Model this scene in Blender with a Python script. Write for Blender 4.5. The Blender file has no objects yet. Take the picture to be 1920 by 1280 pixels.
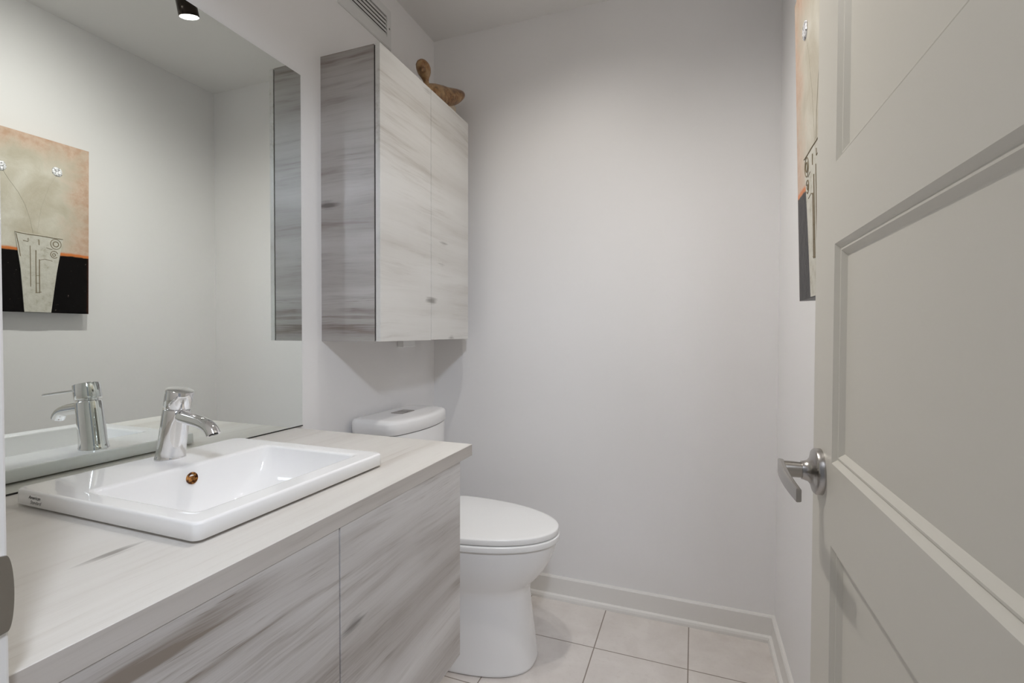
import bpy, bmesh, math, random
from mathutils import Vector, Matrix
C = bpy.context.scene.collection
S = bpy.context.scene
PI = math.pi
random.seed(4)

# ------------------------------------------------------------------ camera
cam_d = bpy.data.cameras.new('camera'); cam = bpy.data.objects.new('camera', cam_d); C.objects.link(cam)
cam_d.sensor_fit = 'HORIZONTAL'; cam_d.sensor_width = 36.0; cam_d.lens = 908.344 * 36 / 1920
cam_d.clip_start = 0.02
YAW, PITCH, ROLL = 0.359613, -0.018462, 0.002212
CAM = Vector((1.1136, 0.0, 1.1083))
_fw = Vector((-math.sin(YAW) * math.cos(PITCH), math.cos(YAW) * math.cos(PITCH), math.sin(PITCH)))
_rt = Vector((math.cos(YAW), math.sin(YAW), 0)); _up = _rt.cross(_fw)
_r2 = _rt * math.cos(ROLL) + _up * math.sin(ROLL); _u2 = _up * math.cos(ROLL) - _rt * math.sin(ROLL)
_m = Matrix((( _r2.x, _u2.x, -_fw.x, CAM.x), (_r2.y, _u2.y, -_fw.y, CAM.y), (_r2.z, _u2.z, -_fw.z, CAM.z), (0, 0, 0, 1)))
cam.matrix_world = _m
S.camera = cam

# ------------------------------------------------------------------ world, lights, exposure
w = bpy.data.worlds.new('world'); S.world = w; w.use_nodes = True
w.node_tree.nodes['Background'].inputs[0].default_value = (0.88, 0.92, 1.0, 1)
w.node_tree.nodes['Background'].inputs[1].default_value = 0.22
S.view_settings.view_transform = 'Standard'; S.view_settings.look = 'None'
S.view_settings.gamma = 1.0; S.view_settings.exposure = 0.11; S.view_settings.use_curve_mapping = False
S.cycles.use_denoising = True
S.cycles.max_bounces = 12; S.cycles.diffuse_bounces = 8; S.cycles.glossy_bounces = 6
S.cycles.caustics_reflective = True; S.cycles.blur_glossy = 0.0
S.cycles.sample_clamp_indirect = 60.0

# cool lamp in the hallway, just outside the doorway and above the camera
hl = bpy.data.lights.new('hall_lamp', 'POINT'); hl.shadow_soft_size = 0.07; hl.energy = 46; hl.color = (0.80, 0.87, 1.0)
ho = bpy.data.objects.new('hall_lamp', hl); C.objects.link(ho); ho.location = (1.38, -0.25, 2.13)

SPOT_COL = (1.0, 0.965, 0.92)
# heads of the ceiling track: lens position, aim point, watts, cone in degrees
HEADS = [((0.640, 1.266, 2.262), (0.80, 1.80, 0.60), 12.5, 142),
         ((0.640, 1.020, 2.262), (1.24, 0.90, 1.48), 30, 150)]

# ------------------------------------------------------------------ room sizes
W, YB, ZC, YF = 1.394, 1.949, 2.421, 0.2135
JL, JR = 0.6095, 1.318           # faces of the door jambs
XD = 1.300                      # visible face of the open door
CT = 0.824                      # top of the counter

# ------------------------------------------------------------------ material helpers
def mat(name, col, rough=0.5, metal=0.0, spec=0.5, coat=0.0):
    m = bpy.data.materials.new(name); m.use_nodes = True
    b = m.node_tree.nodes['Principled BSDF']
    b.inputs['Base Color'].default_value = (*col, 1); b.inputs['Roughness'].default_value = rough
    b.inputs['Metallic'].default_value = metal; b.inputs['Specular IOR Level'].default_value = spec
    b.inputs['Coat Weight'].default_value = coat
    return m
def nd(m, t, **k):
    n = m.node_tree.nodes.new(t)
    for a, v in k.items(): setattr(n, a, v)
    return n
def ln(m, a, b): m.node_tree.links.new(a, b)
def mix(m, fac, a, b, mode='MIX'):
    n = nd(m, 'ShaderNodeMix', data_type='RGBA', blend_type=mode)
    for s, v in ((n.inputs[0], fac), (n.inputs[6], a), (n.inputs[7], b)):
        if hasattr(v, 'links'): ln(m, v, s)
        elif isinstance(v, (int, float)): s.default_value = v
        else: s.default_value = (*v, 1)
    return n.outputs[2]
def math_(m, op, a, b=None, c=None):
    n = nd(m, 'ShaderNodeMath', operation=op)
    for i, v in enumerate((a, b, c)):
        if v is None: continue
        if hasattr(v, 'links'): ln(m, v, n.inputs[i])
        else: n.inputs[i].default_value = v
    return n.outputs[0]
def ramp(m, src, *stops):
    n = nd(m, 'ShaderNodeValToRGB'); e = n.color_ramp.elements
    while len(e) < len(stops): e.new(0.5)
    for i, (p, v) in enumerate(stops):
        e[i].position = p; e[i].color = (v, v, v, 1) if isinstance(v, (int, float)) else (*v, 1)
    ln(m, src, n.inputs[0]); return n.outputs[0]
def noise(m, vec, scale, detail=4, rough=0.5, dist=0.0):
    n = nd(m, 'ShaderNodeTexNoise'); n.inputs['Scale'].default_value = scale; n.inputs['Detail'].default_value = detail
    n.inputs['Roughness'].default_value = rough; n.inputs['Distortion'].default_value = dist
    ln(m, vec, n.inputs['Vector']); return n.outputs['Fac']
def mapped(m, scale, loc=(0, 0, 0), src=None):
    if src is None: src = nd(m, 'ShaderNodeTexCoord').outputs['Object']
    n = nd(m, 'ShaderNodeMapping'); n.inputs['Scale'].default_value = scale; n.inputs['Location'].default_value = loc
    ln(m, src, n.inputs['Vector']); return n.outputs[0]
def bump(m, h, strength, dist=0.001):
    n = nd(m, 'ShaderNodeBump'); n.inputs['Strength'].default_value = strength; n.inputs['Distance'].default_value = dist
    ln(m, h, n.inputs['Height']); ln(m, n.outputs[0], m.node_tree.nodes['Principled BSDF'].inputs['Normal'])
def setcol(m, out): ln(m, out, m.node_tree.nodes['Principled BSDF'].inputs['Base Color'])

def paint(name, col, rough=0.55):
    m = mat(name, col, rough, spec=0.3)
    v = mapped(m, (1, 1, 1)); n = noise(m, v, 380, 2)
    bump(m, n, 0.12, 0.0006); return m

def wood(name, light, dark, along, across, loc, amount=1.0, knot_seed=(0, 0, 0)):
    """white-washed laminate; along = axis index of the grain, across = the axis the grain lines are stacked on"""
    m = mat(name, light, 0.42, spec=0.4)
    def sc(a, c):
        s = [c, c, c]; s[along] = a; return tuple(s)
    tc = nd(m, 'ShaderNodeTexCoord').outputs['Object']
    warp = noise(m, mapped(m, sc(2.0, 7.0), loc), 1.0, 3)
    add = nd(m, 'ShaderNodeVectorMath', operation='MULTIPLY_ADD')
    ln(m, warp, add.inputs[0]); k = [0.0, 0.0, 0.0]; k[across] = 0.045; add.inputs[1].default_value = k; ln(m, tc, add.inputs[2])
    base = add.outputs[0]
    broad = noise(m, mapped(m, sc(1.0, 8.5), loc, base), 1.0, 3, 0.5)
    band = noise(m, mapped(m, sc(1.5, 30.0), (loc[0] + 3, loc[1], loc[2] + 1), base), 1.0, 4, 0.6)
    mid = noise(m, mapped(m, sc(3.5, 95.0), loc, base), 1.0, 5, 0.65)
    fine = noise(m, mapped(m, sc(9.0, 420.0), loc, base), 1.0, 4, 0.7)
    patch = noise(m, mapped(m, sc(3.0, 5.0), (loc[2], loc[0], loc[1]), base), 1.0, 3)
    b = ramp(m, broad, (0.38, 0.0), (0.66, 1.0))
    bd = ramp(m, band, (0.47, 0.0), (0.68, 1.0))
    md = ramp(m, mid, (0.46, 0.0), (0.70, 1.0))
    f = ramp(m, fine, (0.44, 0.0), (0.74, 1.0))
    pm = ramp(m, patch, (0.38, 0.15), (0.62, 1.0))
    M = lambda x, y: math_(m, 'MULTIPLY', x, y)
    A = lambda x, y: math_(m, 'ADD', x, y)
    t1 = M(b, 0.40 * amount)
    t2 = M(M(bd, A(b, 0.35)), M(pm, 0.50 * amount))
    t3 = M(M(md, A(bd, 0.30)), M(pm, 0.50 * amount))
    t4 = M(f, 0.10 * amount)
    tot = A(A(t1, t2), A(t3, M(t4, A(b, 0.4))))
    hair = ramp(m, noise(m, mapped(m, sc(16.0, 620.0), (loc[1], loc[2], loc[0]), base), 1.0, 2, 0.5), (0.60, 0.0), (0.70, 1.0))
    tot = A(tot, M(M(hair, A(md, 0.08)), M(pm, 0.55 * amount)))
    cl = nd(m, 'ShaderNodeClamp'); ln(m, tot, cl.inputs[0])
    vo = nd(m, 'ShaderNodeTexVoronoi'); ln(m, mapped(m, sc(2.9, 8.5), knot_seed, base), vo.inputs['Vector']); vo.inputs['Scale'].default_value = 1.0
    vd = math_(m, 'ADD', vo.outputs['Distance'], M(math_(m, 'SUBTRACT', mid, 0.5), 0.35))
    kn = ramp(m, vd, (0.03, 1.0), (0.12, 0.0))
    c = mix(m, cl.outputs[0], light, dark)
    c = mix(m, M(kn, 0.7), c, tuple(x * 0.40 for x in dark))
    setcol(m, c); bump(m, fine, 0.08, 0.0004)
    return m

WALL = paint('wall_paint', (0.80, 0.79, 0.785))
CEIL = paint('ceiling_paint', (0.74, 0.73, 0.715))
TRIMP = mat('trim_paint', (0.76, 0.745, 0.72), 0.35, spec=0.4)
DOORP = mat('door_paint', (0.60, 0.575, 0.515), 0.42, spec=0.4)
CERAM = mat('white_ceramic', (0.86, 0.855, 0.85), 0.035, spec=0.5)
PLAST = mat('white_plastic', (0.86, 0.86, 0.85), 0.22)
CHROME = mat('chrome', (0.86, 0.86, 0.87), 0.045, 1.0)
NICKEL = mat('satin_nickel', (0.42, 0.40, 0.38), 0.27, 1.0)
BLACK = mat('black_metal', (0.012, 0.011, 0.010), 0.35)
DARK = mat('dark_gap_shade', (0.02, 0.018, 0.016), 0.8)
GRILLE = mat('grille_paint', (0.70, 0.70, 0.69), 0.45)
MIRROR = mat('mirror_silver', (0.845, 0.885, 0.862), 0.0, 1.0)
GLEDGE = mat('mirror_glass_edge', (0.30, 0.36, 0.33), 0.15)
LIGHTW, DARKW = (0.655, 0.632, 0.600), (0.315, 0.275, 0.240)
W_TOP = wood('laminate_counter', (0.66, 0.64, 0.605), (0.40, 0.355, 0.31), 1, 0, (0.3, 0.1, 0.7), 0.62, (0.2, 0.5, 0.3))
W_EDGE = wood('laminate_edge', (0.57, 0.535, 0.50), DARKW, 1, 2, (2.3, 1.1, 0.7), 1.0, (4.2, 0.5, 0.3))
W_VAN = wood('laminate_vanity', (0.70, 0.68, 0.665), (0.255, 0.215, 0.18), 1, 2, (1.3, 4.1, 2.7), 1.15, (1.4, 2.2, 5.1))
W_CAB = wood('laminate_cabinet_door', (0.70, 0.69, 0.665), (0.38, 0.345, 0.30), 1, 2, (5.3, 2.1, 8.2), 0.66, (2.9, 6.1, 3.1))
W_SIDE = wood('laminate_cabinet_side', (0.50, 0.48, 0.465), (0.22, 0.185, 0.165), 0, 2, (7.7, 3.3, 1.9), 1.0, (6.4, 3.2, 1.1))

# floor tiles
TILE = mat('floor_tile', (0.6, 0.57, 0.54), 0.38)
tcn = nd(TILE, 'ShaderNodeTexCoord'); sp = nd(TILE, 'ShaderNodeSeparateXYZ'); ln(TILE, tcn.outputs['Object'], sp.inputs[0])
T = 0.311
def dist_line(m, v, off):
    a = math_(m, 'DIVIDE', math_(m, 'SUBTRACT', v, off), T)
    fr = math_(m, 'FRACT', math_(m, 'ADD', a, 50.0))
    return math_(m, 'MULTIPLY', math_(m, 'MINIMUM', fr, math_(m, 'SUBTRACT', 1.0, fr)), T)
dl = math_(TILE, 'MINIMUM', dist_line(TILE, sp.outputs['X'], 0.7929), dist_line(TILE, sp.outputs['Y'], 1.680))
gr = ramp(TILE, math_(TILE, 'MULTIPLY', dl, 100), (0.13, 0.0), (0.22, 1.0))
n1 = noise(TILE, mapped(TILE, (1, 1, 1)), 9, 5, 0.6, 0.4); n2 = noise(TILE, mapped(TILE, (1, 1, 1), (3, 1, 0)), 70, 3)
tc1 = mix(TILE, ramp(TILE, n1, (0.35, 0.0), (0.7, 1.0)), (0.72, 0.68, 0.645), (0.63, 0.585, 0.55))
tc1 = mix(TILE, ramp(TILE, n2, (0.55, 0.0), (0.8, 0.35)), tc1, (0.56, 0.51, 0.47))
setcol(TILE, mix(TILE, gr, (0.25, 0.205, 0.17), tc1)); bump(TILE, gr, 0.5, 0.0012)

# ------------------------------------------------------------------ mesh helpers
def obj(name, bm, m, parent=None, smooth=False, loc=None, angle=None):
    me = bpy.data.meshes.new(name); bmesh.ops.recalc_face_normals(bm, faces=bm.faces[:]); bm.to_mesh(me); bm.free()
    o = bpy.data.objects.new(name, me); C.objects.link(o)
    for k in (m if isinstance(m, (list, tuple)) else [m]): me.materials.append(k)
    if smooth:
        for p in me.polygons: p.use_smooth = True
        if angle is None: angle = 40
        try: me.set_sharp_from_angle(angle=math.radians(angle))
        except Exception: pass
    if parent is not None:
        o.parent = parent; o.matrix_parent_inverse = Matrix.Translation(-parent.location)
    return o
def tag(o, label, cat, group=None):
    o['label'] = label; o['category'] = cat
    if group: o['group'] = group
    return o
def thing(name, label, cat, loc):
    o = bpy.data.objects.new(name, None); C.objects.link(o); o.location = loc; o.empty_display_size = 0.05
    return tag(o, label, cat)
def struct(name, bm, m, **k):
    o = obj(name, bm, m, **k); o['kind'] = 'structure'; return o
def box(bm, x0, x1, y0, y1, z0, z1, bev=0.0, seg=2, mi=0):
    n0 = len(bm.faces)
    t = bmesh.new()
    vs = [t.verts.new((x, y, z)) for x in (x0, x1) for y in (y0, y1) for z in (z0, z1)]
    for f in ((0, 1, 3, 2), (4, 6, 7, 5), (0, 4, 5, 1), (2, 3, 7, 6), (0, 2, 6, 4), (1, 5, 7, 3)):
        t.faces.new([vs[i] for i in f])
    bmesh.ops.recalc_face_normals(t, faces=t.faces[:])
    if bev: bmesh.ops.bevel(t, geom=t.edges[:], offset=bev, segments=seg, profile=0.5, affect='EDGES')
    me = bpy.data.meshes.new('t'); t.to_mesh(me); t.free(); bm.from_mesh(me); bpy.data.meshes.remove(me)
    bm.faces.ensure_lookup_table()
    for f in bm.faces[n0:]: f.material_index = mi
    return bm
def B(*a, **k): return box(bmesh.new(), *a, **k)
def loft(bm, loops, cap0=True, cap1=True, closed=True):
    R = [[bm.verts.new(p) for p in L] for L in loops]
    n = len(R[0])
    for a, b in zip(R, R[1:]):
        for i in range(n if closed else n - 1):
            j = (i + 1) % n; bm.faces.new((a[i], a[j], b[j], b[i]))
    if cap0: bm.faces.new(R[0][::-1])
    if cap1: bm.faces.new(R[-1])
    return bm
def ring(c, ax, r, n=32, rx=None, ref=None):
    """ellipse ring centred at c, normal ax; r along ref-ish axis, rx the other"""
    ax = Vector(ax).normalized(); ref = Vector(ref) if ref else (Vector((0, 0, 1)) if abs(ax.z) < 0.9 else Vector((1, 0, 0)))
    u = (ref - ax * ref.dot(ax)).normalized(); v = ax.cross(u); rx = r if rx is None else rx
    return [Vector(c) + u * r * math.cos(2 * PI * i / n) + v * rx * math.sin(2 * PI * i / n) for i in range(n)]
def tube(bm, pts, radii, n=20, ref=None, rx=None):
    P = [Vector(p) for p in pts]; L = []
    for i, p in enumerate(P):
        d = (P[min(i + 1, len(P) - 1)] - P[max(i - 1, 0)])
        L.append(ring(p, d, radii[i] if isinstance(radii, (list, tuple)) else radii, n, (rx[i] if rx else None), ref))
    return loft(bm, L)
def rrect(cx, cy, hx, hy, r, z, k=6):
    P = []
    for q, (sx, sy) in enumerate(((1, 1), (-1, 1), (-1, -1), (1, -1))):
        for i in range(k + 1):
            a = PI / 2 * q + PI / 2 * i / k
            P.append(Vector((cx + sx * (hx - r) + r * math.cos(a), cy + sy * (hy - r) + r * math.sin(a), z)))
    return P
def rr2(x0, x1, y0, y1, r, z, k=6): return rrect((x0 + x1) / 2, (y0 + y1) / 2, (x1 - x0) / 2, (y1 - y0) / 2, r, z, k)

# ------------------------------------------------------------------ the room
struct('floor', B(-0.12, W + 1.2, -2.0, YB + 0.12, -0.06, 0.0), TILE)
struct('ceiling', B(-0.12, W + 1.2, -2.0, YB + 0.12, ZC, ZC + 0.08), CEIL)
struct('wall_left', B(-0.12, 0.0, 0.09, YB, 0.0, ZC), WALL)
struct('wall_back', B(-0.12, W + 0.12, YB, YB + 0.12, 0.0, ZC), WALL)
struct('wall_right', B(W, W + 0.12, 0.09, YB, 0.0, ZC), WALL)
bm = B(0.0, JL - 0.018, 0.10, YF - 0.0, 0.0, ZC); box(bm, JR + 0.018, W, 0.10, YF, 0.0, ZC); box(bm, JL - 0.018, JR + 0.018, 0.10, YF, 2.06, ZC)
struct('wall_front', bm, WALL)
def baseboard(name, a, b, nrm):
    """profile swept from a to b, nrm = direction into the room"""
    prof = [(0, 0), (0.024, 0), (0.024, 0.010), (0.021, 0.018), (0.015, 0.021), (0.012, 0.022), (0.012, 0.0865), (0.008, 0.092), (0, 0.092)]
    L = []
    for p, m0 in ((Vector(a), 1), (Vector(b), -1)):
        d = (Vector(b) - Vector(a)).normalized()
        L.append([p + Vector(nrm) * t + d * (t * m0 if name != 'baseboard_left' or m0 == -1 else 0) + Vector((0, 0, z)) for t, z in prof])
    return struct(name, loft(bmesh.new(), L), TRIMP, smooth=False)
baseboard('baseboard_back', (0, YB, 0), (W, YB, 0), (0, -1, 0))
baseboard('baseboard_right', (W, YB, 0), (W, 0.235, 0), (-1, 0, 0))
baseboard('baseboard_left', (0, YF + 0.002, 0), (0, YB, 0), (1, 0, 0))
# door lining
t1 = struct('trim_1', B(JL - 0.018, JL, 0.085, YF + 0.001, 0.0, 2.042, 0.002), TRIMP)
struct('trim_2', B(JR, JR + 0.018, 0.085, YF + 0.001, 0.0, 2.042, 0.002), TRIMP)
struct('trim_3', B(JL - 0.018, JR + 0.018, 0.085, YF + 0.001, 2.042, 2.06, 0.002), TRIMP)
# strike plate with a rounded lip that stands past the lining's edge
bm = bmesh.new()
zc_, hz, hy = 0.903, 0.030, 0.0115
pts = []
for i in range(25):
    a = -PI / 2 + PI * i / 24
    pts.append((YF - 0.001 + 0.0045 * math.cos(a), zc_ + hz * math.sin(a)))
pts += [(YF - 0.030, zc_ + hz + 0.004), (YF - 0.030, zc_ - hz - 0.004)]
loft(bm, [[(JL + 0.0002, y, z) for y, z in pts], [(JL + 0.0022, y, z) for y, z in pts]])
obj('strike_plate', bm, NICKEL, t1)

# ------------------------------------------------------------------ open door
PZ = [(0.20, 0.371), (0.489, 0.803), (0.9216, 1.2356), (1.3515, 1.6655), (1.785, 1.935)]
Y0, Y1, PY0, PY1, DZ0, DZ1 = 0.222, 0.9228, 0.331, 0.8105, 0.008, 2.035
bm = bmesh.new()
prof = [(0, 0), (0.0070, 0.0062), (0.0086, 0.0054), (0.0108, 0.0055), (0.0180, 0.0118)]
def quad(bm, ys, zs, x):
    v = [bm.verts.new((x, y, z)) for y, z in ((ys[0], zs[0]), (ys[1], zs[0]), (ys[1], zs[1]), (ys[0], zs[1]))]
    bm.faces.new(v)
for side, xf, sg in ((0, XD, 1), (1, XD + 0.036, -1)):
    quad(bm, (Y0, PY0), (DZ0, DZ1), xf); quad(bm, (PY1, Y1), (DZ0, DZ1), xf)
    zz = [DZ0] + [z for p in PZ for z in p] + [DZ1]
    for i in range(0, len(zz), 2): quad(bm, (PY0, PY1), (zz[i], zz[i + 1]), xf)
    for z0, z1 in PZ:
        dep = 1.0 if side == 0 else 0.6
        L = [[(xf + sg * d * dep, PY0 + t, z0 + t), (xf + sg * d * dep, PY1 - t, z0 + t), (xf + sg * d * dep, PY1 - t, z1 - t), (xf + sg * d * dep, PY0 + t, z1 - t)] for t, d in prof]
        loft(bm, L, cap0=False, cap1=True)
for (ya, yb_, za, zb) in ((Y0, Y0, DZ0, DZ1), (Y1, Y1, DZ0, DZ1)):
    bm.faces.new([bm.verts.new(p) for p in ((XD, ya, za), (XD + 0.036, ya, za), (XD + 0.036, ya, zb), (XD, ya, zb))])
for z in (DZ0, DZ1):
    bm.faces.new([bm.verts.new(p) for p in ((XD, Y0, z), (XD + 0.036, Y0, z), (XD + 0.036, Y1, z), (XD, Y1, z))])
bmesh.ops.remove_doubles(bm, verts=bm.verts[:], dist=0.0001)
door = struct('door_1', bm, DOORP)
# lever handle
HY, HZ = 0.872, 0.893
bm = bmesh.new()
loft(bm, [ring((x, HY, HZ), (-1, 0, 0), r, 48) for x, r in ((XD, 0.0355), (XD - 0.008, 0.0355), (XD - 0.0105, 0.033), (XD - 0.012, 0.027), (XD - 0.0145, 0.021), (XD - 0.018, 0.0165), (XD - 0.024, 0.0145), (XD - 0.0265, 0.0142), (XD - 0.0265, 0.0125))])
obj('handle_rose', bm, NICKEL, door, smooth=True, angle=50)
bm = bmesh.new()
loft(bm, [ring((x, HY, HZ), (-1, 0, 0), r, 32) for x, r in ((XD - 0.0255, 0.0122), (XD - 0.045, 0.0125), (XD - 0.0535, 0.0126))])
# blade running towards the hinge with a bowed outline
L = []
for i in range(15):
    t = i / 14; y = 0.886 - t * 0.127
    xo = 1.2425 + 0.0045 * t ** 1.6 - 0.003 * math.sin(PI * t); th = 0.0085 - 0.002 * t
    hh = (0.0128 - 0.0040 * t) * (0.8 if i == 0 else 1); zc2 = HZ + 0.001 - 0.009 * t ** 1.5
    pr = [(0, -1), (0, 1), (0.0015, 1.08), (th - 0.0015, 1.02), (th, 0.9), (th, -0.9), (th - 0.0015, -1.02), (0.0015, -1.08)]
    L.append([(xo + a, y, zc2 + b * hh) for a, b in pr])
loft(bm, L)
obj('lever_handle', bm, NICKEL, door, smooth=True, angle=35)
for hz_ in (0.28, 1.02, 1.78):
    bm = bmesh.new(); loft(bm, [ring((XD + 0.040, 0.2185, z), (0, 0, 1), 0.0045, 16) for z in (hz_ - 0.045, hz_ + 0.045)])
    obj('hinge', bm, NICKEL, door, smooth=True)

# ------------------------------------------------------------------ vanity
VX, VY, VZ = 0.5852, 1.050, 0.322
van = thing('bathroom_vanity', 'floating grey washed wood vanity with two flat doors under the counter', 'vanity cabinet', (0.29, 0.63, VZ))
bm = B(0.0, VX - 0.019, YF + 0.001, YF + 0.019, VZ, 0.7945); box(bm, 0.0, VX - 0.019, VY - 0.019, VY - 0.0005, VZ, 0.7945)
box(bm, 0.0, VX - 0.019, YF + 0.019, VY - 0.019, VZ, VZ + 0.018); box(bm, 0.0, 0.016, YF + 0.019, VY - 0.019, VZ + 0.018, 0.7945)
box(bm, VX - 0.06, VX - 0.040, YF + 0.019, VY - 0.019, 0.735, 0.7945)
obj('body', bm, W_VAN, van)
obj('door', B(VX - 0.018, VX, YF + 0.003, 0.6222, VZ, 0.7953, 0.0006, 1), W_VAN, van)
obj('door', B(VX - 0.018, VX, 0.6255, VY, VZ, 0.7953, 0.0006, 1), W_VAN, van)
obj('door_gap_shade', B(VX - 0.016, VX - 0.006, 0.6223, 0.6254, VZ + 0.001, 0.7952), DARK, van)  # added dark strip standing in for the shade between the two doors
# counter slab with the basin cut-out
bm = bmesh.new(); x0, x1, y0, y1, z0, z1 = 0.0, 0.586, YF + 0.001, 1.116, 0.7955, CT
hx0, hx1, hy0, hy1 = 0.105, 0.465, 0.475, 0.84
outer = [(x0, y0), (x1, y0), (x1, y1), (x0, y1)]; inner = [(hx0, hy0), (hx1, hy0), (hx1, hy1), (hx0, hy1)]
e = 0.0008
loops = [[(x, y, z1) for x, y in inner], [(x + (-e if x > 0.3 else e), y + (-e if y > 0.6 else e), z1) for x, y in outer], [(x, y, z1 - e) for x, y in outer], [(x, y, z0) for x, y in outer], [(x, y, z0) for x, y in inner], [(x, y, z1) for x, y in inner]]
loft(bm, loops, cap0=False, cap1=False); bmesh.ops.remove_doubles(bm, verts=bm.verts[:], dist=0.00005)
bm.faces.ensure_lookup_table()
for f in bm.faces:
    f.material_index = 0 if (f.calc_center_median().z > CT - 0.0005) else 1
ct = obj('countertop', bm, [W_TOP, W_EDGE]); tag(ct, 'whitewashed wood grain countertop with overhanging right end, on the vanity', 'countertop')

# ------------------------------------------------------------------ sink
SX0, SX1, SY0, SY1 = 0.077, 0.4970, 0.4500, 0.863
sink = thing('sink', 'white square ceramic drop-in basin set in the wood grain countertop', 'sink', ((SX0 + SX1) / 2, (SY0 + SY1) / 2, CT))
BX0, BX1, BY0, BY1 = 0.208, 0.458, 0.480, 0.830
L = [rr2(SX0 + .03, SX1 - .03, SY0 + .025, SY1 - .025, .02, CT + .0003), rr2(SX0 + .012, SX1 - .012, SY0 + .008, SY1 - .008, .0115, CT + .0036), rr2(SX0 + .003, SX1 - .003, SY0 + .002, SY1 - .002, .0115, CT + .0034),
     rr2(SX0, SX1, SY0, SY1, .0115, CT + .0050), rr2(SX0 + .0005, SX1 - .0005, SY0 + .0005, SY1 - .0005, .0115, CT + .0250)]
for i in range(1, 7):
    a = PI / 2 * i / 6; d = .0006 + .0042 * (1 - math.cos(a)); z = CT + .0250 + .0042 * math.sin(a)
    L.append(rr2(SX0 + d, SX1 - d, SY0 + d, SY1 - d, .011, z))
ZT = CT + .0292
L.append(rr2(SX0 + .0056, SX1 - .0056, SY0 + .0056, SY1 - .0056, .011, ZT))
L.append(rr2(SX0 + .02, SX1 - .014, SY0 + .014, SY1 - .014, .014, ZT))
L.append(rr2(BX0 - .008, BX1 + .006, BY0 - .005, BY1 + .005, .014, ZT))
for i in range(1, 7):
    a = PI / 2 * i / 6; d = -.004 + .008 * math.sin(a); z = ZT - .006 * (1 - math.cos(a))
    L.append(rr2(BX0 + d, BX1 - d, BY0 + d, BY1 - d, .015, z))
for fx0, fx, fy, r, z in ((.0045, .010, .010, .022, ZT - .025), (.006, .017, .018, .028, ZT - .045), (.008, .028, .032, .036, ZT - .065), (.012, .040, .050, .045, ZT - .082), (.020, .054, .072, .05, ZT - .096), (.034, .070, .098, .05, ZT - .105), (.055, .088, .125, .038, ZT - .109), (.088, .112, .150, .02, ZT - .1105)):
    L.append(rr2(BX0 + fx0, BX1 - fx, BY0 + fy, BY1 - fy, min(r, (BX1 - BX0 - fx - fx0) / 2 - .001), z))
bm = bmesh.new(); loft(bm, L, cap0=False)
so = obj('basin', bm, CERAM, sink, smooth=True, angle=70)
OV = mat('overflow_brass', (0.33, 0.13, 0.03), 0.35, 0.8)
vn = noise(OV, mapped(OV, (1, 1, 1)), 160, 3); setcol(OV, ramp(OV, vn, (0.40, (0.05, 0.014, 0.004)), (0.62, (0.45, 0.20, 0.05)))); 
bm = bmesh.new(); OX, OY, OZ = BX0 + 0.0058, 0.650, ZT - 0.0255
loft(bm, [ring((OX - .002, OY, OZ), (1, 0, .1), .0113, 28), ring((OX + .0008, OY, OZ), (1, 0, .1), .0113, 28), ring((OX + .0003, OY, OZ), (1, 0, .1), .0095, 28), ring((OX - .001, OY, OZ), (1, 0, .1), .006, 28)])
oo = obj('overflow_hole', bm, OV, sink, smooth=True); oo['label'] = 'brown overflow hole in the back of the basin'
bm = bmesh.new(); DX, DY = (BX0 + .088 + BX1 - .112) / 2, (BY0 + BY1) / 2
loft(bm, [ring((DX, DY, z), (0, 0, 1), r, 32) for z, r in ((ZT - .112, .020), (ZT - .1085, .0205), (ZT - .1072, .019), (ZT - .1075, .0145), (ZT - .105, .013), (ZT - .1035, .009), (ZT - .103, .002))])
obj('drain', bm, CHROME, sink, smooth=True)
def text_mesh(name, lines, size, m, mw, shear=0.35, parent=None, ext=0.0001, spacing=0.85):
    cu = bpy.data.curves.new(name, 'FONT'); cu.body = lines; cu.size = size; cu.extrude = ext; cu.shear = shear; cu.space_line = spacing
    to = bpy.data.objects.new(name, cu); C.objects.link(to); bpy.context.view_layer.update()
    me = bpy.data.meshes.new_from_object(to.evaluated_get(bpy.context.evaluated_depsgraph_get()))
    C.objects.unlink(to); bpy.data.objects.remove(to)
    me.transform(mw); me.materials.clear(); me.materials.append(m)
    o = bpy.data.objects.new(name, me); C.objects.link(o)
    if parent: o.parent = parent; o.matrix_parent_inverse = Matrix.Translation(-parent.location)
    return o
INK = mat('black_print', (0.03, 0.03, 0.03), 0.5)
# lettering lies on the basin's left side, readable from the doorway
lm = Matrix(((1, 0, 0, 0.116), (0, 0, -1, SY0 + 0.0003), (0, 1, 0, CT + 0.0165), (0, 0, 0, 1)))
lo = text_mesh('logo', 'American\n  Standard', 0.0080, INK, lm, 0.45, sink, 0.00025, 0.95)
lo['label'] = 'small black script lettering on the basin side'

# ------------------------------------------------------------------ faucet
fb, ft = Vector((0.1265, 0.668, ZT)), Vector((0.1525, 0.670, 0.9925))
fau = thing('faucet', 'chrome single-lever basin faucet leaning forward on the sink ledge', 'faucet', (fb.x, fb.y, ZT))
ax = (ft - fb).normalized()
def onax(z): return fb + (ft - fb) * ((z - fb.z) / (ft.z - fb.z))
bm = bmesh.new()
L = []
for z, r in ((ZT, .0272), (ZT + .003, .0272), (ZT + .0055, .0264), (ZT + .009, .0257), (ZT + .016, .0251), (ZT + .04, .0247), (ZT + .08, .0242), (0.952, .0238), (0.9545, .0232), (0.9556, .021)):
    n_ = Vector((0, 0, 1)).lerp(ax, min(1, (z - ZT) / .02))
    L.append(ring(onax(z), n_, r, 48))
loft(bm, L); obj('body', bm, CHROME, fau, smooth=True, angle=50)
bm = bmesh.new()
ca = (ax + Vector((0.06, 0.0, 0))).normalized()
c0 = onax(0.9605)
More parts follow.
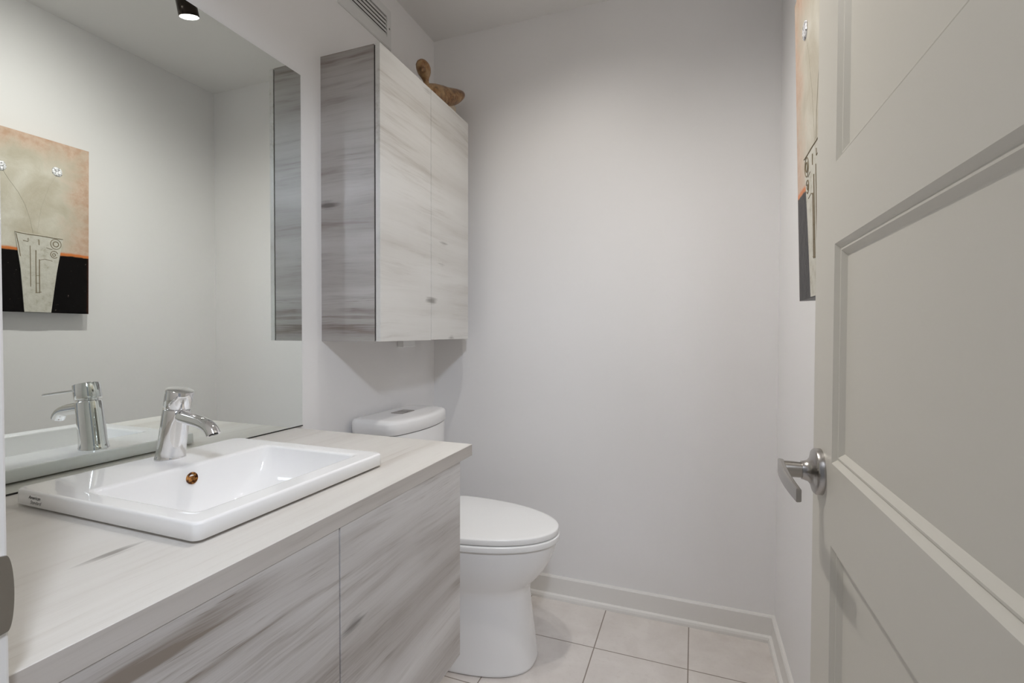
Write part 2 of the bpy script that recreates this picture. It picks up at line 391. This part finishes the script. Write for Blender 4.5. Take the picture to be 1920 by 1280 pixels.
loft(bm, [ring(onax(0.950), ax, .018, 40), ring(c0 - ca * .0015, ca, .019, 40), ring(c0 - ca * .001, ca, .0236, 40), ring(c0, ca, .0243, 40), ring(c0 + ca * .0315, ca, .0243, 40), ring(c0 + ca * .0328, ca, .0238, 40), ring(c0 + ca * .0333, ca, .0225, 40)])
obj('cap', bm, CHROME, fau, smooth=True, angle=45)
ld = Vector((0.066, -0.070, -0.013)).normalized(); l0 = c0 + ca * .019 + Vector((ld.x, ld.y, 0)) * .022
bm = bmesh.new(); tube(bm, [l0, l0 + ld * .004, l0 + ld * .05, l0 + ld * .0535, l0 + ld * .0545], [.0026, .0026, .0026, .0024, .001], 16)
obj('lever', bm, CHROME, fau, smooth=True, angle=50)
bm = bmesh.new()
sp_ = [(0.148, .943), (0.165, .9405), (0.185, .9375), (0.205, .9345), (0.220, .9318), (0.232, .9283), (0.2415, .9235), (0.2480, .9175), (0.2515, .9110)]
tube(bm, [(x, 0.666, z) for x, z in sp_], [.0118, .0118, .0118, .0119, .0121, .0124, .0126, .0127, .0127], 28, ref=(0, 1, 0.0001), rx=[.0128, .0127, .0125, .0123, .0122, .0122, .0123, .0124, .0124])
# open mouth under the tip
obj('spout', bm, CHROME, fau, smooth=True, angle=50)
bm = bmesh.new(); dd = Vector((0.0025, 0, -.006)).normalized(); c = Vector((0.2516, 0.666, .9108))
loft(bm, [ring(c - dd * .002, dd, .0085, 24, rx=.0075, ref=(0, 1, 0)), ring(c + dd * .0006, dd, .0085, 24, rx=.0075, ref=(0, 1, 0)), ring(c + dd * .0002, dd, .006, 24, rx=.0055, ref=(0, 1, 0))])
obj('aerator', bm, BLACK, fau, smooth=True)

# ------------------------------------------------------------------ wall mirror
mi = thing('wall_mirror', 'large frameless mirror standing on the counter against the left wall', 'mirror', (0.0025, 0.68, CT))
bm = B(0.0002, 0.0050, YF + 0.001, 1.146, CT + 0.0030, 1.876); bm.faces.ensure_lookup_table()
for f in bm.faces: f.material_index = 0 if f.normal.x > 0.5 else 1
obj('glass', bm, [MIRROR, GLEDGE], mi)
obj('bottom_channel', B(0.0002, 0.0062, YF + 0.001, 1.147, CT + 0.0002, CT + 0.0030), DARK, mi)

# ------------------------------------------------------------------ wall cabinet
cab = thing('wall_cabinet', 'pale wood grain wall cabinet with two doors hanging above the toilet', 'cabinet', (0.11, 1.54, 1.08))
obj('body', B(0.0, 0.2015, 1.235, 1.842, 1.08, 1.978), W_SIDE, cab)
obj('hinge_gap_shade', B(0.2015, 0.2066, 1.238, 1.839, 1.083, 1.975), DARK, cab)  # dark filler behind the doors, the gap's shade put in as colour
obj('door', B(0.2066, 0.2235, 1.235, 1.5358, 1.08, 1.9785, 0.0005, 1), W_CAB, cab)
obj('door', B(0.2066, 0.2235, 1.5388, 1.842, 1.0815, 1.9785, 0.0005, 1), W_CAB, cab)
bx = obj('wall_sensor', B(0.0, 0.030, 1.655, 1.745, 1.048, 1.0785, 0.003), PLAST)
tag(bx, 'small white plastic box on the wall just under the wall cabinet', 'wall box')

# ------------------------------------------------------------------ carved bird
BRONZE = mat('carved_wood', (0.30, 0.16, 0.06), 0.36)
bv = noise(BRONZE, mapped(BRONZE, (1, 1, 1)), 38, 5, 0.65, 0.6); bv2 = noise(BRONZE, mapped(BRONZE, (1, 1, 1), (4, 2, 1)), 14, 3)
cb = ramp(BRONZE, bv, (0.32, (0.045, 0.016, 0.006)), (0.48, (0.24, 0.11, 0.035)), (0.66, (0.42, 0.27, 0.13)))
setcol(BRONZE, mix(BRONZE, ramp(BRONZE, bv2, (0.45, 0.0), (0.7, 0.55)), cb, (0.40, 0.28, 0.15))); bump(BRONZE, bv, 0.5, 0.002)
PALEW = mat('pale_wood_foot', (0.50, 0.42, 0.32), 0.5)
bird = thing('bird_figurine', 'brown carved bird figurine lying on top of the wall cabinet', 'figurine', (0.145, 1.72, 1.979))
# body: broad wedge rising to a fanned tail; sections (y, x, z, half width in x, half height)
bm = bmesh.new()
sec = [(1.612, .150, 2.018, .010, .010), (1.625, .150, 2.026, .022, .020), (1.65, .150, 2.033, .032, .029), (1.69, .150, 2.042, .041, .037), (1.735, .150, 2.054, .046, .040), (1.78, .150, 2.070, .048, .037), (1.815, .150, 2.087, .050, .034), (1.845, .150, 2.102, .050, .030), (1.868, .150, 2.115, .046, .025), (1.880, .150, 2.122, .034, .016), (1.884, .150, 2.125, .012, .006)]
loft(bm, [[(x + a * math.cos(t), y - 0.35 * b * math.sin(t), z + b * math.sin(t)) for t in [2 * PI * i / 24 for i in range(24)]] for y, x, z, a, b in sec])
obj('body', bm, BRONZE, bird, smooth=True, angle=180)
bm = bmesh.new()
sec = [(1.636, .150, 2.020, .014, .014), (1.632, .150, 2.045, .0115, .0115), (1.626, .150, 2.064, .011, .011), (1.618, .150, 2.074, .016, .018), (1.612, .150, 2.084, .022, .028), (1.609, .150, 2.096, .025, .034), (1.607, .150, 2.108, .025, .035), (1.607, .150, 2.119, .021, .030), (1.607, .150, 2.128, .013, .019), (1.607, .150, 2.132, .004, .006)]
loft(bm, [[(x + a * math.cos(t), y + b * math.sin(t), z) for t in [2 * PI * i / 24 for i in range(24)]] for y, x, z, a, b in sec])
obj('head', bm, BRONZE, bird, smooth=True, angle=180)
bm = bmesh.new(); tube(bm, [(0.160, 1.590, 2.088), (0.164, 1.578, 2.080), (0.166, 1.570, 2.070)], [.009, .006, .0015], 12)
obj('beak', bm, BRONZE, bird, smooth=True)
obj('foot', box(bmesh.new(), 0.130, 0.172, 1.77, 1.835, 1.979, 2.052, 0.004), PALEW, bird)
obj('foot', box(bmesh.new(), 0.135, 0.165, 1.655, 1.70, 1.979, 2.0, 0.004), PALEW, bird)

# ------------------------------------------------------------------ vent grille
vent = thing('vent_grille', 'white rectangular air vent with horizontal slats high on the left wall', 'vent', (0.0, 1.464, 2.20))
vy0, vy1, vz0, vz1, oy0, oy1, oz0, oz1 = 1.3155, 1.613, 2.198, 2.348, 1.347, 1.582, 2.2345, 2.3125
bm = bmesh.new()
def ry(y0, y1, z0, z1, x): return [(x, y0, z0), (x, y1, z0), (x, y1, z1), (x, y0, z1)]
loft(bm, [ry(vy0, vy1, vz0, vz1, 0.0), ry(vy0, vy1, vz0, vz1, 0.003), ry(vy0 + .004, vy1 - .004, vz0 + .004, vz1 - .004, 0.0065), ry(oy0, oy1, oz0, oz1, 0.0070), ry(oy0, oy1, oz0, oz1, 0.0006)], False, False)
obj('frame', bm, GRILLE, vent)
obj('backing', B(0.0003, 0.0009, oy0, oy1, oz0, oz1), DARK, vent)
for i in range(5):
    zb = oz0 + 0.0010 + i * 0.0150
    bm = bmesh.new(); pr = [(0.0012, zb + 0.0125), (0.0024, zb + 0.0140), (0.0068, zb + 0.0015), (0.0056, zb)]
    loft(bm, [[(x, y, z) for x, z in pr] for y in (oy0 + 0.001, oy1 - 0.001)]); obj('slat', bm, GRILLE, vent)
bm = bmesh.new(); loft(bm, [ring((x, 1.597, 2.273), (1, 0, 0), r, 16) for x, r in ((0.0064, .004), (0.0076, .0036), (0.0080, .001))]); obj('screw', bm, NICKEL, vent)

# ------------------------------------------------------------------ toilet
toi = thing('toilet', 'white skirted two-piece toilet with closed lid between vanity and back wall', 'toilet', (0.33, 1.55, 0.0))
TY = 1.537
def tl(x0, x1, hw, z, n=2.3, rear=0.06, k=64, yc=TY):
    """plan loop: rounded front, squarer back"""
    P = []; xc = x0 + (x1 - x0) * 0.40
    for i in range(k):
        t = 2 * PI * i / k; c, s = math.cos(t), math.sin(t)
        if c >= 0: x = xc + (x1 - xc) * abs(c) ** (2 / n); y = hw * math.copysign(abs(s) ** (2 / n), s)
        else: x = xc - (xc - x0) * abs(c) ** (2 / 4.0); y = hw * math.copysign(abs(s) ** (2 / 4.0), s)
        P.append(Vector((x, yc + y, z)))
    return P
bm = bmesh.new()
LL = [(.045, .618, .146, .0005, 2.6), (.040, .624, .151, .004, 2.6), (.040, .623, .150, .010, 2.6), (.042, .612, .147, .09, 2.6), (.045, .601, .144, .18, 2.5), (.045, .597, .143, .235, 2.4), (.045, .599, .145, .258, 2.35),
      (.042, .612, .152, .275, 2.3), (.040, .636, .163, .300, 2.25), (.038, .659, .173, .330, 2.2), (.036, .676, .180, .360, 2.15), (.034, .686, .184, .390, 2.1), (.034, .691, .1858, .411, 2.1), (.0345, .6905, .1853, .4148, 2.1), (.037, .688, .1835, .4163, 2.1), (.055, .66, .16, .4166, 2.1)]
loft(bm, [tl(a, b, h, z, n) for a, b, h, z, n in LL])
obj('bowl', bm, CERAM, toi, smooth=True, angle=75)
def seatloop(x0, x1, hw, z, k=72):
    P = []; xc = .335
    for i in range(k):
        t = 2 * PI * i / k; c, s = math.cos(t), math.sin(t)
        if c >= 0: P.append(Vector((xc + (x1 - xc) * c ** (2 / 2.05), TY + hw * math.copysign(abs(s) ** (2 / 2.05), s), z)))
        else: P.append(Vector((xc - (xc - x0) * abs(c) ** (2 / 5), TY + hw * math.copysign(abs(s) ** (2 / 5), s) * (1 - .10 * abs(c) ** 2), z)))
    return P
def pad(name, z0, z1, x1, hw, dome, m):
    bm = bmesh.new()
    L = [seatloop(.215, x1 - .003, hw - .003, z0), seatloop(.212, x1 - .0006, hw - .0006, z0 + .0010), seatloop(.212, x1, hw, z0 + .0030), seatloop(.212, x1, hw, z1 - .0036), seatloop(.2125, x1 - .0008, hw - .0008, z1 - .0014), seatloop(.214, x1 - .0030, hw - .0030, z1 - .0002), seatloop(.225, x1 - .015, hw - .015, z1 + dome * .3), seatloop(.26, x1 - .07, hw - .06, z1 + dome * .8), seatloop(.30, x1 - .16, hw - .13, z1 + dome)]
    loft(bm, L); return obj(name, bm, m, toi, smooth=True, angle=60)
pad('seat', .4208, .4405, .701, .1915, 0.0, PLAST)
pad('lid', .4437, .4630, .698, .1885, .0025, PLAST)
obj('seat_hinge', B(.205, .235, TY - .085, TY + .085, .4166, .452, .006), PLAST, toi)
def tankloop(x0, x1, y0, y1, bow, r, z, k=6):
    P = rr2(x0, x1, y0, y1, r, z, k); h = (y1 - y0) / 2; yc = (y0 + y1) / 2
    Q = []
    # add extra points along the long front and back sides so that the front can bow
    for i, p in enumerate(P):
        Q.append(p); q = P[(i + 1) % len(P)]
        if i % (k + 1) == k:
            ns = 13 if (i // (k + 1)) % 2 else 5
            for j in range(1, ns): Q.append(p.lerp(q, j / ns))
    R = []
    for p in Q:
        f = max(0, (p.x - x0) / (x1 - x0)); R.append(Vector((p.x + bow * f * f * (1 - ((p.y - yc) / h) ** 2), p.y, p.z)))
    return R
ty0, ty1 = 1.347, 1.722
bm = bmesh.new()
loft(bm, [tankloop(.020, .168, ty0 + .012, ty1 - .012, .030, .026, .4168), tankloop(.018, .176, ty0 + .005, ty1 - .005, .034, .026, .50), tankloop(.015, .183, ty0 + .001, ty1 - .001, .034, .026, .7615)])
obj('tank', bm, CERAM, toi, smooth=True, angle=60)
obj('lid_seam', loft(bmesh.new(), [tankloop(.020, .178, ty0 + .006, ty1 - .006, .034, .026, z) for z in (.7617, .7637)]), DARK, toi)
bm = bmesh.new()
loft(bm, [tankloop(.014, .183, ty0 + .001, ty1 - .001, .034, .026, .7640), tankloop(.012, .185, ty0 - .001, ty1 + .001, .034, .027, .7660), tankloop(.011, .186, ty0 - .002, ty1 + .002, .034, .028, .7985), tankloop(.0125, .1845, ty0, ty1, .034, .027, .8040), tankloop(.0155, .181, ty0 + .0035, ty1 - .0035, .034, .025, .8085), tankloop(.020, .175, ty0 + .009, ty1 - .009, .033, .022, .8115), tankloop(.027, .165, ty0 + .018, ty1 - .018, .031, .018, .8127), tankloop(.040, .150, ty0 + .03, ty1 - .03, .028, .015, .8130)])
obj('tank_lid', bm, CERAM, toi, smooth=True, angle=70)
bm = B(.078, .128, TY - .040, TY + .042, .8120, .8150, .0012); fb_ = obj('flush_button', bm, NICKEL, toi)
obj('button_split', B(.080, .126, TY + .0005, TY + .0020, .8151, .8153), DARK, toi)

# ------------------------------------------------------------------ painting on the right wall
PW0, PW1, PH = 0.925, 1.317, 0.694          # extent in Y, height
tilt = math.atan2(0.018, 0.694); XB, ZB = 1.347, 1.184
pic = thing('painting', 'unframed canvas painting of a pale vase on black hanging on the right wall', 'painting', (XB, PW1, ZB))
MT = Matrix.Translation((XB, 0, ZB)) @ Matrix.Rotation(-tilt, 4, 'Y')
def P3(y, z, n=0.0): return MT @ Vector((-n, y, (z - ZB)))
CANV = mat('canvas_paint', (0.6, 0.55, 0.45), 0.34, spec=0.14)
tcn = nd(CANV, 'ShaderNodeTexCoord'); sp = nd(CANV, 'ShaderNodeSeparateXYZ'); ln(CANV, tcn.outputs['Object'], sp.inputs[0])
yy, zz_ = math_(CANV, 'SUBTRACT', sp.outputs['Y'], PW1), math_(CANV, 'SUBTRACT', sp.outputs['Z'], ZB)   # measured from the lower far corner
wob = noise(CANV, mapped(CANV, (1, 1, 1)), 22, 4)
zw = math_(CANV, 'ADD', zz_, math_(CANV, 'MULTIPLY', math_(CANV, 'SUBTRACT', wob, 0.5), 0.012))
nA = noise(CANV, mapped(CANV, (1, 1, 1)), 9, 6, 0.6, 0.5); nB = noise(CANV, mapped(CANV, (1, 1, 1), (5, 3, 1)), 30, 5, 0.7)
cream = ramp(CANV, nA, (0.30, (0.47, 0.42, 0.33)), (0.50, (0.55, 0.51, 0.42)), (0.72, (0.66, 0.63, 0.55)))
edge = math_(CANV, 'MINIMUM', math_(CANV, 'MULTIPLY', yy, -1.0), math_(CANV, 'SUBTRACT', PH, zz_))
edge = math_(CANV, 'SUBTRACT', edge, math_(CANV, 'MULTIPLY', math_(CANV, 'SUBTRACT', nA, 0.45), 0.22))
em = ramp(CANV, edge, (0.0, 1.0), (0.085, 0.0))
tan = ramp(CANV, nB, (0.35, (0.50, 0.335, 0.235)), (0.62, (0.59, 0.45, 0.355)))
up_ = mix(CANV, em, cream, tan)
org = ramp(CANV, math_(CANV, 'ABSOLUTE', math_(CANV, 'SUBTRACT', zw, 0.241)), (0.004, 1.0), (0.010, 0.0))
up_ = mix(CANV, org, up_, (0.62, 0.20, 0.06))
speck = ramp(CANV, noise(CANV, mapped(CANV, (1, 1, 1), (1, 8, 3)), 120, 2), (0.73, 0.0), (0.78, 0.6))
blk = mix(CANV, speck, (0.004, 0.003, 0.003), (0.30, 0.25, 0.22))
below = ramp(CANV, zw, (0.2355, 1.0), (0.2375, 0.0))
rust = ramp(CANV, math_(CANV, 'ADD', math_(CANV, 'MULTIPLY', yy, -1.0), math_(CANV, 'MULTIPLY', nB, 0.01)), (0.006, 0.5), (0.012, 0.0))
blk = mix(CANV, rust, blk, (0.10, 0.03, 0.012))
setcol(CANV, mix(CANV, below, up_, blk)); bump(CANV, nB, 0.6, 0.003)
bm = bmesh.new(); TH = 0.040
loft(bm, [[P3(y, z, n) for y, z in ((PW0, ZB), (PW1, ZB), (PW1, ZB + PH), (PW0, ZB + PH))] for n in (-TH, 0.0)])
obj('canvas', bm, CANV, pic)
VASE = mat('vase_plaster', (0.55, 0.53, 0.46), 0.6); v1 = noise(VASE, mapped(VASE, (1, 1, 1)), 45, 5, 0.7)
setcol(VASE, ramp(VASE, v1, (0.33, (0.47, 0.44, 0.36)), (0.45, (0.56, 0.54, 0.47)), (0.7, (0.64, 0.62, 0.55)))); bump(VASE, v1, 0.8, 0.003)
bm = bmesh.new(); vp = [(1.102, 1.1855), (1.186, 1.1855), (1.2045, 1.35), (1.2255, 1.491), (1.15, 1.4925), (1.0735, 1.494), (1.091, 1.35)]
loft(bm, [[P3(y, z, n) for y, z in vp] for n in (0.0002, 0.003)]); va = obj('vase_relief', bm, VASE, pic); va['label'] = 'pale tapered plaster vase relief'
INC = mat('incised_brown', (0.20, 0.155, 0.09), 0.7)
bm = bmesh.new()
def stroke(pts, r=0.0011, n=0.0030):
    tube(bm, [P3(y, z, n) for y, z in pts], r * 1.1, 6, ref=(1, 0, 0.001))
def circle(cy, cz, r, w=0.0011, a0=0, a1=2 * PI):
    stroke([(cy + r * math.cos(a0 + (a1 - a0) * i / 20), cz + 1.15 * r * math.sin(a0 + (a1 - a0) * i / 20)) for i in range(21)], w)
stroke([(1.0745, 1.491), (1.11, 1.4885), (1.15, 1.489), (1.19, 1.4875), (1.2245, 1.4875)], .0014)
stroke([(1.077, 1.486), (1.085, 1.44), (1.090, 1.40)], .0012)
stroke([(1.119, 1.445), (1.120, 1.38), (1.121, 1.285)]); stroke([(1.137, 1.43), (1.137, 1.37), (1.138, 1.262)], .0014)
stroke([(1.148, 1.395), (1.148, 1.33), (1.149, 1.262)], .0014); stroke([(1.138, 1.30), (1.149, 1.30)], .0009); stroke([(1.138, 1.33), (1.149, 1.331)], .0009)
stroke([(1.136, 1.262), (1.155, 1.266)]); stroke([(1.098, 1.462), (1.113, 1.46), (1.113, 1.474)]); stroke([(1.148, 1.392), (1.165, 1.399), (1.19, 1.394)], .0009)
stroke([(1.146, 1.474), (1.147, 1.452)], .0013); stroke([(1.17, 1.445), (1.19, 1.44)], .0009)
circle(1.201, 1.464, .0175); circle(1.201, 1.464, .009, .0014); circle(1.196, 1.421, .012, .0012, 0.4, 5.6); circle(1.195, 1.420, .005, .0011)
obj('incised_lines', bm, INC, pic)
STEM = mat('stem_grey', (0.42, 0.39, 0.32), 0.7)
bm = bmesh.new()
stroke([(1.037, 1.722), (1.055, 1.69), (1.085, 1.645), (1.106, 1.60), (1.120, 1.55), (1.130, 1.495)], .0005, .0002)
stroke([(1.205, 1.745), (1.18, 1.69), (1.155, 1.60), (1.142, 1.495)], .0003, .0001)
obj('flower_stems', bm, STEM, pic)
FOIL = mat('silver_foil', (0.72, 0.72, 0.74), 0.35, 0.35); fv = noise(FOIL, mapped(FOIL, (1, 1, 1)), 140, 3)
setcol(FOIL, ramp(FOIL, fv, (0.40, (0.35, 0.35, 0.36)), (0.50, (0.88, 0.88, 0.90)))); bump(FOIL, fv, 1.0, 0.004)
for fy, fz in ((1.2065, 1.7585), (1.034, 1.730)):
    bm = bmesh.new(); rr_ = [0.0178 * (1 + 0.07 * random.uniform(-1, 1)) for _ in range(18)]
    L = []
    for s, n in ((1.0, 0.0002), (0.92, 0.0028), (0.6, 0.0042), (0.25, 0.0030)):
        L.append([P3(fy + s * rr_[i] * math.cos(2 * PI * i / 18), fz + s * 1.08 * rr_[i] * math.sin(2 * PI * i / 18), n + random.uniform(0, 0.0008)) for i in range(18)])
    loft(bm, L); fo = obj('foil_flower', bm, FOIL, pic); fo['label'] = 'crumpled silver foil flower'

# ------------------------------------------------------------------ ceiling track with three spot heads
tr = thing('track_light', 'black ceiling track with spot heads, one head seen at the mirror top', 'ceiling light', (0.64, 0.90, ZC))
obj('rail', B(0.624, 0.656, 0.36, 1.40, ZC - 0.020, ZC - 0.0002, 0.002), BLACK, tr)
LENS = mat('lamp_lens', (1, 1, 1), 0.3)
LENS.node_tree.nodes['Principled BSDF'].inputs['Emission Color'].default_value = (1.0, 0.97, 0.93, 1)
LENS.node_tree.nodes['Principled BSDF'].inputs['Emission Strength'].default_value = 18.0
SHADE = mat('lamp_shade_metal', (0.035, 0.025, 0.018), 0.25, 0.6)
for (lx, ly, lz), aim, watt, cone in HEADS:
    c = Vector((lx, ly, lz))
    tilt_to = Vector((lx + 0.004, ly + 0.022, lz - 0.075))
    d = (tilt_to - c).normalized()
    bm = bmesh.new(); R_ = 0.0335
    loft(bm, [ring(c - d * .058, d, .012, 36), ring(c - d * .056, d, .028, 36), ring(c - d * .052, d, R_ - .001, 36), ring(c - d * .001, d, R_, 36), ring(c, d, R_ - .001, 36), ring(c - d * .004, d, R_ - .004, 36)], True, True)
    h = obj('spot_head', bm, SHADE, tr, smooth=True, angle=50)
    top = c - d * .057
    bm = bmesh.new(); tube(bm, [top + d * .004, top - d * .012, Vector((top.x, top.y, ZC - .03)), Vector((top.x, top.y, ZC - .019))], [.008, .0075, .0075, .0075], 16)
    obj('stem', bm, BLACK, tr, smooth=True)
    bm = bmesh.new(); loft(bm, [ring(c + d * .0002, d, R_ - .003, 36), ring(c + d * .0015, d, R_ - .006, 36)])
    l_ = obj('lens', bm, LENS, None); l_.parent = h
    sd = bpy.data.lights.new('spot_lamp', 'SPOT'); sd.energy = watt; sd.color = SPOT_COL; sd.spot_size = math.radians(cone); sd.spot_blend = 1.0; sd.shadow_soft_size = 0.02
    so_ = bpy.data.objects.new('spot_lamp', sd); C.objects.link(so_); so_.location = c + d * 0.010
    so_.rotation_euler = (Vector(aim) - c).to_track_quat('-Z', 'Y').to_euler()
